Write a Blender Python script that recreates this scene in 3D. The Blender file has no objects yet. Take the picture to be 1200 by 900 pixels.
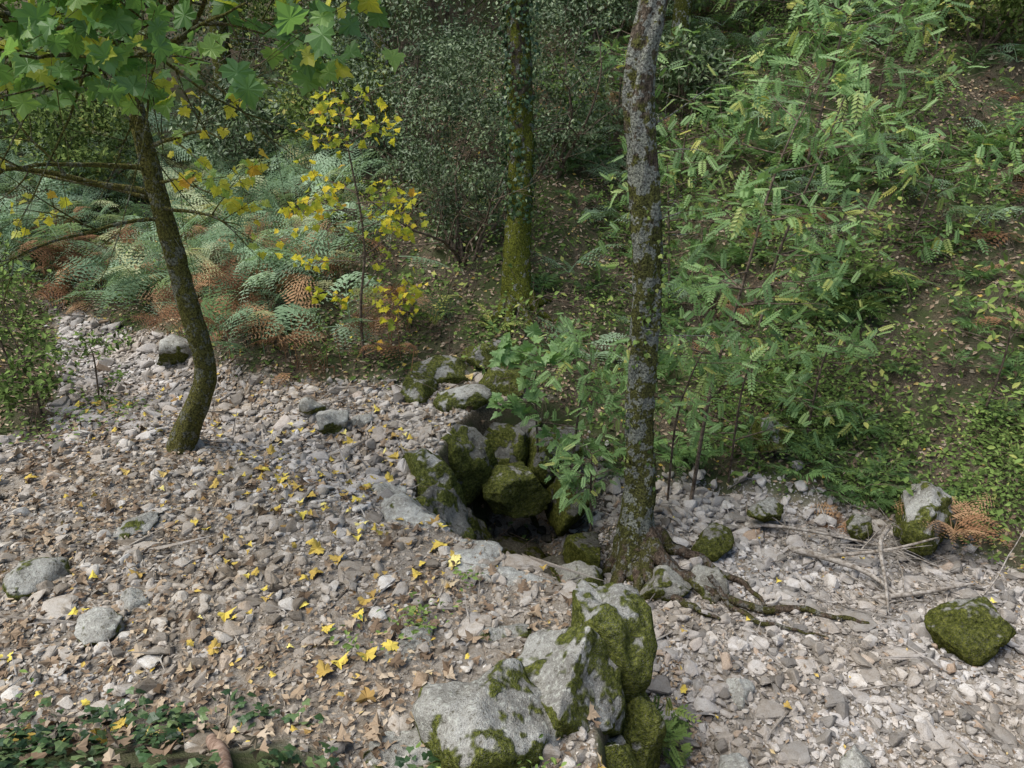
import bpy, math, random, numpy as np, time
from mathutils import Vector, noise as mn
T0=time.time()
rng=np.random.default_rng(7); random.seed(7)
PI=math.pi
# ------------------------------------------------------------------ helpers
def sstep(a,b,x):
    t=np.clip((x-a)/(b-a),0,1); return t*t*(3-2*t)
def hash2(ix,iy,s):
    n=(ix*374761393+iy*668265263+s*974711)&0xffffffff
    n=((n^(n>>13))*1274126177)&0xffffffff
    return ((n^(n>>16))&0xffff)/65535.
def vn(x,y,s=0):
    x=np.asarray(x,float);y=np.asarray(y,float)
    ix=np.floor(x).astype(np.int64);iy=np.floor(y).astype(np.int64)
    fx=x-ix;fy=y-iy;fx=fx*fx*(3-2*fx);fy=fy*fy*(3-2*fy)
    a=hash2(ix,iy,s);b=hash2(ix+1,iy,s);c=hash2(ix,iy+1,s);d=hash2(ix+1,iy+1,s)
    return (a*(1-fx)+b*fx)*(1-fy)+(c*(1-fx)+d*fx)*fy
def fbm(x,y,s=0,o=4):
    r=0;a=.5;f=1
    for i in range(o):
        r=r+a*vn(np.asarray(x)*f+i*17.3,np.asarray(y)*f+i*9.1,s+i);a*=.5;f*=2.03
    return r/(1-.5**o)
FX=[-16,-8,-6,-5.2,-4,-2.8,-1.8,-.8,0,1,2.5,3.5,4.5,6,10,30]
FY=[12.5,10.8,10.0,9.5,8.4,7.35,7.3,7.3,7.2,6.7,6.3,5.9,5.2,4.6,4,3]
def Fy(x): return np.interp(x,FX,FY)
LOW=np.array([(.38,-3),(.38,2.0),(.40,2.8),(.52,3.4),(.52,3.8),(.22,4.05),(-.2,4.35),(-.62,4.85),(-.85,5.35),(-.65,6.1),(-.3,6.75),(.5,7.2),(1.2,7.6),(3,7.6),(6,7.4),(40,7),(40,-3)])
def sdlow(x,y):
    x=np.asarray(x,float);y=np.asarray(y,float)
    d=np.full(x.shape,1e9);ins=np.zeros(x.shape,bool)
    n=len(LOW)
    for i in range(n):
        ax,ay=LOW[i];bx,by=LOW[(i+1)%n]
        ex,ey=bx-ax,by-ay
        t=np.clip(((x-ax)*ex+(y-ay)*ey)/(ex*ex+ey*ey),0,1)
        d=np.minimum(d,np.hypot(x-ax-t*ex,y-ay-t*ey))
        c=((ay>y)!=(by>y))
        with np.errstate(all='ignore'):
            xi=ax+(y-ay)*ex/(ey if ey!=0 else 1e-9)
        ins^=(c&(x<xi))
    return np.where(ins,d,-d)
CH=[(-9,11),(-6,9.3),(-4.2,7.9),(-2.7,6.75),(-1.6,6.0),(-.95,5.45)]
def chan(x,y):
    d=np.full(np.shape(x),1e9)
    for (ax,ay),(bx,by) in zip(CH[:-1],CH[1:]):
        ex,ey=bx-ax,by-ay;t=np.clip(((x-ax)*ex+(y-ay)*ey)/(ex*ex+ey*ey),0,1)
        d=np.minimum(d,np.hypot(x-ax-t*ex,y-ay-t*ey))
    return np.exp(-(d/.55)**2)
def leftbank(x,y):
    lx=-4.3-(y-6.3)*.58
    return np.minimum(lx-x,(y-6.2))
def H(x,y,rough=True):
    x=np.asarray(x,float);y=np.asarray(y,float)
    sd=sdlow(x,y)+(fbm(x*2,y*2,5,3)-.5)*.2
    pool=np.exp(-(((x-.0)/.75)**2+((y-5.6)/.95)**2))
    dep=.88+.75*pool+.1*(fbm(x*.7,y*.7,8,2)-.5)
    zl=-dep*sstep(-.0,.22,sd)
    zl=zl+.32*np.exp(-(((x-1.2)/.5)**2+((y-5.75)/.5)**2))
    F=Fy(x);d=y-F
    sl=np.interp(x,[-6,-1,2,5],[.26,.42,.6,.64])
    hb=-.82*sstep(-.3,2.2,x)
    dd=np.maximum(d,0)
    zh=hb+sl*np.minimum(dd,27)+(.64-sl)*np.clip(dd-6.5,0,18)
    w=sstep(-.35,.35,d)
    z=zl*(1-w)+zh*w
    z=z-.17*chan(x,y)*(1-w)
    z=z+.3*sstep(0,.8,leftbank(x,y))*(1-w)
    z=z+.22*np.clip(-x-6.5,0,30)+.04*np.clip(x-9,0,30)
    near=np.clip((2.75-y)*.6,0,1.5)*sstep(-.6,-1.1,x)+np.clip((1.7-y)*1.2,0,2.3)*sstep(-1.1,-.6,x)
    z=z+near
    if rough:
        z=z+(fbm(x*1.1,y*1.1,21,4)-.5)*(.10+.5*w)+(fbm(x*6,y*6,31,3)-.5)*(.05+.08*w)
    return z
def Hn(x,y):
    e=.04
    zx=(H(x+e,y)-H(x-e,y))/(2*e);zy=(H(x,y+e)-H(x,y-e))/(2*e)
    n=np.stack([-zx,-zy,np.ones_like(zx)],-1)
    return n/np.linalg.norm(n,axis=-1,keepdims=True)
def hz(x,y): return float(H(np.array([x]),np.array([y]))[0])

class MB:
    def __init__(s): s.V=[];s.L=[];s.T=[];s.R=[];s.M=[];s.S=[];s.nv=0
    def add(s,V,faces_l,tot,R,mi,smooth):
        s.V.append(V);s.L.append(faces_l+s.nv);s.T.append(tot);s.R.append(R)
        s.M.append(np.full(len(tot),mi,np.int32));s.S.append(np.full(len(tot),smooth,bool));s.nv+=len(V)
    def inst(s,base,Mx,Lc,rnd,mi=0,smooth=False):
        bv,bl,bt=base;N=len(Lc)
        if N==0:return
        k=len(bv)
        V=(np.einsum('nij,kj->nki',Mx,bv)+Lc[:,None,:]).reshape(-1,3)
        L=(bl[None,:]+(np.arange(N)*k)[:,None]).ravel()
        s.add(V,L,np.tile(bt,N),np.repeat(rnd,k),mi,smooth)
    def tube(s,P,r,seg=8,mi=0,rnd=.5,rough=0,rs=0):
        P=np.asarray(P,float);r=np.asarray(r,float);n=len(P)
        Tn=np.gradient(P,axis=0);Tn/=np.linalg.norm(Tn,axis=1,keepdims=True)+1e-9
        a=np.abs(Tn.mean(0));ref=np.eye(3)[int(np.argmin(a))]
        U=np.cross(Tn,ref);U/=np.linalg.norm(U,axis=1,keepdims=True)+1e-9
        W=np.cross(Tn,U)
        th=np.arange(seg)*2*PI/seg
        rr=np.repeat(r[:,None],seg,1)
        if rough>0:
            ln=np.concatenate([[0],np.cumsum(np.linalg.norm(np.diff(P,axis=0),axis=1))])
            A,B_=np.meshgrid(th,ln)
            rr=rr*(1+rough*((fbm(np.cos(A)*1.6+5+rs,np.sin(A)*1.6+B_*2.2,3,3)-.5)*2+(fbm(np.cos(A)*5+9+rs,np.sin(A)*5+B_*9,4,2)-.5)))
        V=P[:,None,:]+rr[...,None]*(np.cos(th)[None,:,None]*U[:,None,:]+np.sin(th)[None,:,None]*W[:,None,:])
        i=np.arange(n-1)[:,None]*seg;j=np.arange(seg)[None,:];j2=(j+1)%seg
        q=np.stack([i+j,i+j2,i+seg+j2,i+seg+j],-1).reshape(-1)
        s.add(V.reshape(-1,3),q,np.full((n-1)*seg,4),np.full(n*seg,rnd),mi,True)
    def build(s,name,mats):
        me=bpy.data.meshes.new(name)
        V=np.concatenate(s.V).astype(np.float32);L=np.concatenate(s.L).astype(np.int32);T=np.concatenate(s.T).astype(np.int32)
        R=np.concatenate(s.R).astype(np.float32)
        me.vertices.add(len(V));me.vertices.foreach_set('co',V.ravel())
        me.loops.add(len(L));me.loops.foreach_set('vertex_index',L)
        me.polygons.add(len(T));st=np.concatenate([[0],np.cumsum(T)[:-1]]).astype(np.int32)
        me.polygons.foreach_set('loop_start',st)
        me.polygons.foreach_set('material_index',np.concatenate(s.M))
        me.polygons.foreach_set('use_smooth',np.concatenate(s.S))
        at=me.attributes.new('rnd','FLOAT','POINT');at.data.foreach_set('value',R)
        for m in mats: me.materials.append(m)
        me.update(calc_edges=True)
        ob=bpy.data.objects.new(name,me);bpy.context.collection.objects.link(ob)
        return ob
def B(verts,faces):
    return (np.array(verts,float),np.array([i for f in faces for i in f],np.int64),np.array([len(f) for f in faces],np.int64))
def merge(parts):
    V=[];L=[];T=[];n=0
    for v,l,t in parts:
        V.append(v);L.append(l+n);T.append(t);n+=len(v)
    return (np.concatenate(V),np.concatenate(L),np.concatenate(T))
def xf(base,M,o=(0,0,0)):
    return (base[0]@np.array(M,float).T+np.array(o,float),base[1],base[2])
def frames(D,N,S):
    D=D/(np.linalg.norm(D,axis=1,keepdims=True)+1e-9)
    N=N-D*(N*D).sum(1,keepdims=True);N=N/(np.linalg.norm(N,axis=1,keepdims=True)+1e-9)
    X=np.cross(D,N);S=np.asarray(S,float)
    if S.ndim==1:S=np.stack([S,S,S],1)
    return np.stack([X*S[:,0:1],D*S[:,1:2],N*S[:,2:3]],-1)
def rdir(n,zs=1.):
    v=rng.normal(size=(n,3));v[:,2]*=zs;return v/np.linalg.norm(v,axis=1,keepdims=True)
def crom(P,n):
    P=np.asarray(P,float);m=len(P)
    Q=np.vstack([2*P[0]-P[1],P,2*P[-1]-P[-2]])
    t=np.linspace(0,m-1-1e-6,n);i=t.astype(int);f=(t-i)[:,None]
    a,b,c,d=Q[i],Q[i+1],Q[i+2],Q[i+3]
    return .5*(2*b+(c-a)*f+(2*a-5*b+4*c-d)*f**2+(-a+3*b-3*c+d)*f**3)
def scatter(n,x0,x1,y0,y1,dens):
    out=[];got=0
    for _ in range(40):
        x=rng.uniform(x0,x1,n);y=rng.uniform(y0,y1,n)
        k=rng.random(n)<dens(x,y);out.append(np.stack([x[k],y[k]],1));got+=k.sum()
        if got>=n:break
    o=np.concatenate(out)[:n]
    return o[:,0],o[:,1]
def wedge(x,y,m=1.2): return (np.abs(x)<.72*(y)+m+.6)
# ------------------------------------------------------------------ materials
def newmat(name):
    m=bpy.data.materials.new(name);m.use_nodes=True;nt=m.node_tree;nt.nodes.clear();return m,nt
def ramp(nt,stops,fac,interp='LINEAR'):
    r=nt.nodes.new('ShaderNodeValToRGB');r.color_ramp.interpolation=interp
    e=r.color_ramp.elements
    while len(e)<len(stops): e.new(.5)
    for el,(p,c) in zip(e,stops):
        el.position=p;el.color=(*c,1) if len(c)==3 else c
    nt.links.new(fac,r.inputs[0]);return r.outputs[0]
def noise(nt,scale,detail=4,rough=.6,vec=None,dist=0):
    n=nt.nodes.new('ShaderNodeTexNoise');n.inputs['Scale'].default_value=scale;n.inputs['Detail'].default_value=min(detail,3);n.inputs['Roughness'].default_value=rough;n.inputs['Distortion'].default_value=dist
    if vec is not None: nt.links.new(vec,n.inputs['Vector'])
    return n.outputs[0]
def mixc(nt,f,a,b,mode='MIX'):
    m=nt.nodes.new('ShaderNodeMix');m.data_type='RGBA';m.blend_type=mode
    for s,v in ((m.inputs[0],f),(m.inputs[6],a),(m.inputs[7],b)):
        if isinstance(v,(int,float)): s.default_value=v
        elif isinstance(v,tuple): s.default_value=(*v,1)
        else: nt.links.new(v,s)
    return m.outputs[2]
def math_(nt,op,a,b=None,c=None,clamp=False):
    m=nt.nodes.new('ShaderNodeMath');m.operation=op;m.use_clamp=clamp
    for i,v in enumerate((a,b,c)):
        if v is None:continue
        if isinstance(v,(int,float)): m.inputs[i].default_value=v
        else: nt.links.new(v,m.inputs[i])
    return m.outputs[0]
def mrange(nt,v,a,b):
    m=nt.nodes.new('ShaderNodeMapRange');m.inputs[1].default_value=a;m.inputs[2].default_value=b;nt.links.new(v,m.inputs[0]);return m.outputs[0]
def geo(nt): return nt.nodes.new('ShaderNodeNewGeometry')
def attr(nt,n):
    a=nt.nodes.new('ShaderNodeAttribute');a.attribute_name=n;return a.outputs['Fac']
def finish(nt,col,rough=.8,bumps=None,bs=.4,bd=.01,spec=.3,transl=0,tcol=None):
    o=nt.nodes.new('ShaderNodeOutputMaterial')
    if spec<=.3:
        p=nt.nodes.new('ShaderNodeBsdfDiffuse');nt.links.new(col,p.inputs['Color'])
    else:
        p=nt.nodes.new('ShaderNodeBsdfPrincipled');nt.links.new(col,p.inputs['Base Color'])
        p.inputs['Roughness'].default_value=rough
        p.inputs['Specular IOR Level'].default_value=spec
    if bumps is not None:
        b=nt.nodes.new('ShaderNodeBump');b.inputs['Strength'].default_value=bs;b.inputs['Distance'].default_value=bd
        nt.links.new(bumps,b.inputs['Height']);nt.links.new(b.outputs[0],p.inputs['Normal'])
    if transl>0:
        t=nt.nodes.new('ShaderNodeBsdfTranslucent');nt.links.new(tcol if tcol is not None else col,t.inputs[0])
        mx=nt.nodes.new('ShaderNodeMixShader');mx.inputs[0].default_value=transl
        nt.links.new(p.outputs[0],mx.inputs[1]);nt.links.new(t.outputs[0],mx.inputs[2]);nt.links.new(mx.outputs[0],o.inputs[0])
    else: nt.links.new(p.outputs[0],o.inputs[0])
def leafmat(name,stops,transl=.35,rough=.5,spec=.35,k=1.0):
    m,nt=newmat(name)
    c=ramp(nt,[(p,tuple(min(.9,v*k) for v in q)) for p,q in stops],attr(nt,'rnd'))
    if transl>.25:
        finish(nt,c,rough,spec=spec,transl=transl,tcol=mixc(nt,1.0,c,(1.2,1.25,.75),'MULTIPLY'))
    else: finish(nt,c,rough,spec=spec)
    return m
def stonemat(name,stops,dirt=.5):
    m,nt=newmat(name);g=geo(nt);P=g.outputs['Position']
    c=ramp(nt,stops,attr(nt,'rnd'))
    n1=noise(nt,20,3,.7,P);n2=noise(nt,170,2,.7,P)
    c=mixc(nt,math_(nt,'MULTIPLY',mrange(nt,n1,.42,.66),dirt),c,(.6,.53,.44),'MULTIPLY')
    c=mixc(nt,mrange(nt,n2,.52,.68),c,(.56,.55,.53),'MULTIPLY')
    big=noise(nt,.9,3,.6,P)
    c=mixc(nt,mrange(nt,big,.42,.68),c,(.80,.74,.66),'MULTIPLY')
    finish(nt,c,.88,spec=.2);return m
GREY=[(0,(.18,.17,.16)),(.22,(.34,.32,.295)),(.5,(.46,.43,.40)),(.75,(.55,.52,.49)),(.93,(.67,.645,.615)),(1,(.44,.33,.24))]
BEIGE=[(0,(.21,.185,.155)),(.2,(.36,.325,.28)),(.5,(.48,.44,.39)),(.75,(.56,.525,.475)),(.93,(.67,.645,.60)),(1,(.40,.29,.19))]
M_stream=stonemat('stream_stone',GREY,.45)
M_path=stonemat('path_stone',BEIGE,.6)
def bouldermat(name,moss=.5,tone=1.0,dark=0.0):
    m,nt=newmat(name);g=geo(nt);P=g.outputs['Position']
    s=nt.nodes.new('ShaderNodeSeparateXYZ');nt.links.new(g.outputs['Normal'],s.inputs[0])
    nb=noise(nt,3.2,3,.7,P);ns=noise(nt,130,2,.75,P);nm=noise(nt,35,3,.75,P)
    c=ramp(nt,[(.3,(.16*tone,.15*tone,.13*tone)),(.5,(.28*tone,.27*tone,.24*tone)),(.68,(.40*tone,.395*tone,.36*tone))],nb)
    c=mixc(nt,math_(nt,'MULTIPLY',mrange(nt,ns,.5,.64),.7),c,(.45,.44,.42),'MULTIPLY')
    c=mixc(nt,math_(nt,'MULTIPLY',mrange(nt,nm,.54,.62),.5),c,(.52*tone,.53*tone,.46*tone))
    c=mixc(nt,mrange(nt,nm,.42,.34),c,(.5,.49,.43),'MULTIPLY')
    nmoss=noise(nt,4.0,3,.75,P)
    f=math_(nt,'ADD',nmoss,math_(nt,'MULTIPLY',math_(nt,'SUBTRACT',.6,s.outputs[2]),.16))
    f=mrange(nt,f,.68-moss*.36,.72-moss*.34)
    f2=math_(nt,'MULTIPLY',f,mrange(nt,ns,.25,.45))
    mc=ramp(nt,[(.3,(.035,.042,.014)),(.5,(.115,.13,.03)),(.68,(.26,.27,.07))],nm)
    c=mixc(nt,f2,c,mc)
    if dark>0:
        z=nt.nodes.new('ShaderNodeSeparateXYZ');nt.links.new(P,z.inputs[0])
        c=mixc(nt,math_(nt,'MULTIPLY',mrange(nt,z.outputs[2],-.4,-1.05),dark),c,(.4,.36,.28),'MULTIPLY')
    h=math_(nt,'ADD',math_(nt,'MULTIPLY',nm,math_(nt,'ADD',.5,f2)),math_(nt,'MULTIPLY',ns,.4))
    finish(nt,c,.92,h,.9,.03,.15);return m
def barkmat(name,base,lich=.3,moss=.5,mosstop=3.,mcol=((.03,.035,.01),(.12,.13,.02)),lcol=(.34,.35,.32),ls=11):
    m,nt=newmat(name);g=geo(nt);P=g.outputs['Position']
    mp=nt.nodes.new('ShaderNodeMapping');mp.inputs['Scale'].default_value=(1,1,.3);nt.links.new(P,mp.inputs[0]);Q=mp.outputs[0]
    n=noise(nt,38,3,.8,Q);nl=noise(nt,ls,3,.8,P);nf=noise(nt,60,2,.75,P)
    c=ramp(nt,[(.32,tuple(v*.3 for v in base)),(.5,base),(.66,tuple(min(1,v*1.9) for v in base))],n)
    l=mrange(nt,nl,.62-lich*.3,.65-lich*.3)
    z=nt.nodes.new('ShaderNodeSeparateXYZ');nt.links.new(P,z.inputs[0])
    mz=mrange(nt,z.outputs[2],mosstop,mosstop-3)
    mf=math_(nt,'ADD',noise(nt,5,3,.75,P),math_(nt,'MULTIPLY',mz,.3))
    mf=mrange(nt,mf,.8-moss*.45,.88-moss*.45)
    c=mixc(nt,math_(nt,'MULTIPLY',mf,.85),c,ramp(nt,[(.35,mcol[0]),(.65,mcol[1])],nf))
    c=mixc(nt,math_(nt,'MULTIPLY',l,.75),c,ramp(nt,[(.36,tuple(v*.25 for v in lcol)),(.58,lcol)],nf))
    finish(nt,c,.92,math_(nt,'ADD',n,math_(nt,'MULTIPLY',nf,.4)),1.,.04,.12);return m
def plainbark(name,a,b):
    m,nt=newmat(name);g=geo(nt);c=ramp(nt,[(.35,a),(.65,b)],noise(nt,25,2,.7,g.outputs['Position']));finish(nt,c,.9,spec=.15);return m
# ------------------------------------------------------------------ ground
def gravelmask(x,y):
    F=Fy(x);w=(fbm(x*1.5,y*1.5,41,3)-.5)*1.0
    m=sstep(.15,-.15,y-F-.1+w*.5)*sstep(.15,-.15,leftbank(x,y)+w*.5)
    pool=np.exp(-(((x-.0)/.6)**2+((y-5.6)/.8)**2))
    nearbank=sstep(2.5,2.75,y+w*.2)+sstep(-1.1,-.7,x)
    return m*np.clip(nearbank,0,1)*(1-.95*sstep(.3,.55,pool)*sstep(-.05,.15,sdlow(x,y)))
gx=np.concatenate([-np.geomspace(60,7.2,60),np.linspace(-7,6.5,430),np.geomspace(6.8,60,60)])
gy=np.concatenate([np.linspace(-20,1.1,40),np.linspace(1.15,9,330),np.linspace(9.05,18,170),np.geomspace(18.2,80,60)])
GX,GY=np.meshgrid(gx,gy);GZ=H(GX,GY)
nx,ny=len(gx),len(gy)
mb=MB();V=np.stack([GX,GY,GZ],-1).reshape(-1,3)
i=(np.arange(ny-1)*nx)[:,None];j=np.arange(nx-1)[None,:]
q=np.stack([i+j,i+j+1,i+nx+j+1,i+nx+j],-1).reshape(-1)
GN=Hn(GX,GY)[...,2]
mb.add(V,q,np.full((nx-1)*(ny-1),4),(gravelmask(GX,GY)*sstep(.55,.85,GN)).ravel(),0,True)
m,nt=newmat('ground_soil');g=geo(nt);P=g.outputs['Position']
gm=attr(nt,'rnd')
n=noise(nt,9,3,.75,P);n2=noise(nt,70,3,.8,P)
gc=ramp(nt,[(.3,(.20,.165,.13)),(.5,(.34,.30,.25)),(.7,(.47,.43,.375))],n2)
gc=mixc(nt,mrange(nt,n,.45,.75),gc,(.78,.68,.56),'MULTIPLY')
hc=ramp(nt,[(.3,(.045,.036,.024)),(.5,(.125,.102,.072)),(.7,(.26,.215,.155))],n2)
hc=mixc(nt,mrange(nt,noise(nt,1.3,3,.8,P),.42,.58),hc,(.085,.105,.045))
c=mixc(nt,gm,hc,gc)
finish(nt,c,.95,n2,.8,.03,.12)
mb.build('ground',[m])
# ------------------------------------------------------------------ stones
import bmesh
def hullstone(seed,npts=12,sub=0,flat=(.3,.65)):
    r=np.random.default_rng(seed)
    p=r.normal(size=(npts,3));p/=np.linalg.norm(p,axis=1,keepdims=True);p*=r.uniform(.75,1.1,(npts,1))
    p*=np.array([1,r.uniform(.55,.9),r.uniform(*flat)])
    bm=bmesh.new()
    for v in p:bm.verts.new(v)
    res=bmesh.ops.convex_hull(bm,input=bm.verts)
    loose=[v for v in bm.verts if not v.link_faces]
    if loose: bmesh.ops.delete(bm,geom=loose,context='VERTS')
    if sub: bmesh.ops.bevel(bm,geom=bm.edges[:],offset=.09,segments=1,affect='EDGES')
    bm.verts.index_update()
    v=[tuple(x.co) for x in bm.verts];f=[tuple(x.index for x in fc.verts) for fc in bm.faces];bm.free()
    return B(v,f)
SMALL=[hullstone(i,9+i%5) for i in range(14)]
MED=[hullstone(100+i,11+i%6,1) for i in range(18)]
FLAT=[hullstone(200+i,16+i%6,1,(.18,.3)) for i in range(10)]
def stones(mb,x,y,s,bases,emb=.25,rlo=0,rhi=1,tilt=.35):
    n=len(x);z=H(x,y)+s*emb
    a=rng.uniform(0,2*PI,n);D=np.stack([np.cos(a),np.sin(a),np.zeros(n)],1)
    N=Hn(x,y)+rng.normal(size=(n,3))*tilt;N[:,2]=np.abs(N[:,2])+.2
    D=D+rng.normal(size=(n,3))*.2*min(1,tilt*3)
    S=np.stack([s*rng.uniform(.7,1.2,n),s*rng.uniform(.8,1.3,n),s*rng.uniform(.7,1.2,n)],1)
    Mx=frames(D,N,S);L=np.stack([x,y,z],1);rd=rng.uniform(rlo,rhi,n)
    k=rng.integers(0,len(bases),n)
    for b in range(len(bases)):
        q=k==b;mb.inst(bases[b],Mx[q],L[q],rd[q])
def psize(n,lo,hi,a=2.2): 
    u=rng.random(n);return np.clip(lo*(1-u)**(-1/a),lo,hi)
low=lambda x,y:sstep(.2,.35,sdlow(x,y))
steep=lambda x,y:sstep(.6,.85,Hn(x,y)[...,2])
dp=lambda x,y:gravelmask(x,y)*(1-low(x,y))*wedge(x,y)*steep(x,y)*(.35+.65*sstep(.35,.6,fbm(x*.9,y*.9,77,3)))
mb=MB()
x,y=scatter(25000,-6.2,1.,2.0,7.6,dp);stones(mb,x,y,psize(len(x),.009,.035,2.),SMALL,.15)
x,y=scatter(4400,-6.2,1.,2.0,7.6,dp);stones(mb,x,y,psize(len(x),.026,.08,2.0),MED,.15)
x,y=scatter(140,-6,0.6,2.4,7.2,dp);stones(mb,x,y,rng.uniform(.06,.12,len(x)),MED,.05,0,.8)
x,y=scatter(60,-6,0.6,2.4,7.2,dp);stones(mb,x,y,rng.uniform(.08,.17,len(x)),FLAT,.08,.1,.7,.12)
mb.build('path_gravel',[M_path])
mb=MB()
du=lambda x,y:gravelmask(x,y)*wedge(x,y)*np.clip(sstep(5.6,6.6,y+(x+3)*-.25)+1.0*(chan(x,y)>.4),0,1)*(1-low(x,y))
x,y=scatter(12000,-8.,-.6,5.0,11.,du);stones(mb,x,y,psize(len(x),.014,.06,2.1),SMALL,.25)
x,y=scatter(800,-8.,-.6,5.2,11.,du);stones(mb,x,y,psize(len(x),.045,.13,2.6),MED,.25)
x,y=scatter(30,-8.,-.8,5.2,11.,du);stones(mb,x,y,rng.uniform(.1,.18,len(x)),FLAT,.1,.1,.8,.15)
mb.build('upstream_gravel',[M_stream])
mb=MB()
ds=lambda x,y:gravelmask(x,y)*low(x,y)*wedge(x,y)
x,y=scatter(38000,.4,7.,1.8,7.,ds);stones(mb,x,y,psize(len(x),.010,.04,1.8),SMALL,.25)
x,y=scatter(2300,.5,7.,1.8,7.,ds);stones(mb,x,y,psize(len(x),.032,.09,1.9),MED,.3)
x,y=scatter(100,.8,6.,2.2,6.4,ds);stones(mb,x,y,rng.uniform(.07,.13,len(x)),MED,.2)
x,y=scatter(60,.8,6.,2.2,6.4,ds);stones(mb,x,y,rng.uniform(.09,.17,len(x)),FLAT,.12,.1,.8,.12)
def pile(cx,cy,rx,ry,n,lo,hi):
    x=rng.normal(cx,rx,n);y=rng.normal(cy,ry,n);stones(mb,x,y,psize(n,lo,hi,2.),MED,.5,.4,.95,.5)
pile(1.65,6.25,.28,.25,120,.045,.11);pile(1.3,6.35,.3,.2,50,.05,.1);pile(.72,5.05,.22,.12,36,.04,.09)
pile(2.9,5.9,.5,.25,60,.04,.1);pile(1.0,4.75,.2,.12,20,.04,.08)
mb.build('stream_gravel',[M_stream])
mb=MB();x=rng.normal(.12,.35,300);y=rng.normal(5.6,.55,300);k=sdlow(x,y)>.15;x=x[k];y=y[k];stones(mb,x,y,psize(len(x),.04,.15,1.8),MED,.3,0,.4,.5)
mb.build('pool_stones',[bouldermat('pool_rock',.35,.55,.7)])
# ------------------------------------------------------------------ boulders
from mathutils import Euler
def boulder(name,loc,size,mat,seed,sub=4,cuts=12,rot=0,nz=.12):
    bm=bmesh.new();bmesh.ops.create_icosphere(bm,subdivisions=sub,radius=1)
    r=np.random.default_rng(seed);co=np.array([v.co for v in bm.verts])
    co=co/ (np.sum(np.abs(co)**3.2,axis=1,keepdims=True)**(1/3.2))
    for k in range(cuts):
        n=r.normal(size=3);n/=np.linalg.norm(n);d=r.uniform(.60,.98)
        e=co@n-d;co-=n[None]*np.maximum(e,0)[:,None]*.97
    for v,c in zip(bm.verts,co):
        p=Vector(c)
        a=mn.fractal(p*1.1+Vector((seed,0,0)),1.0,2.0,3)*nz*1.5+mn.fractal(p*4+Vector((0,seed,0)),1.0,2.0,4)*nz*.5
        v.co=p*(1+a)
    R=Euler((r.uniform(-.15,.15),r.uniform(-.15,.15),rot)).to_matrix()
    for v in bm.verts: v.co=R@Vector((v.co.x*size[0],v.co.y*size[1],v.co.z*size[2]))
    for f in bm.faces:f.smooth=True
    me=bpy.data.meshes.new(name);bm.to_mesh(me);bm.free();me.materials.append(mat)
    o=bpy.data.objects.new(name,me);o.location=loc;bpy.context.collection.objects.link(o);return o
MBo=bouldermat('boulder_lichen',.50,1.2,.6);MBm=bouldermat('boulder_moss',.78,1.05,.8);MBd=bouldermat('boulder_dark',.60,.6,.9);MBp=bouldermat('boulder_pale',.12,1.4)
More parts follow.
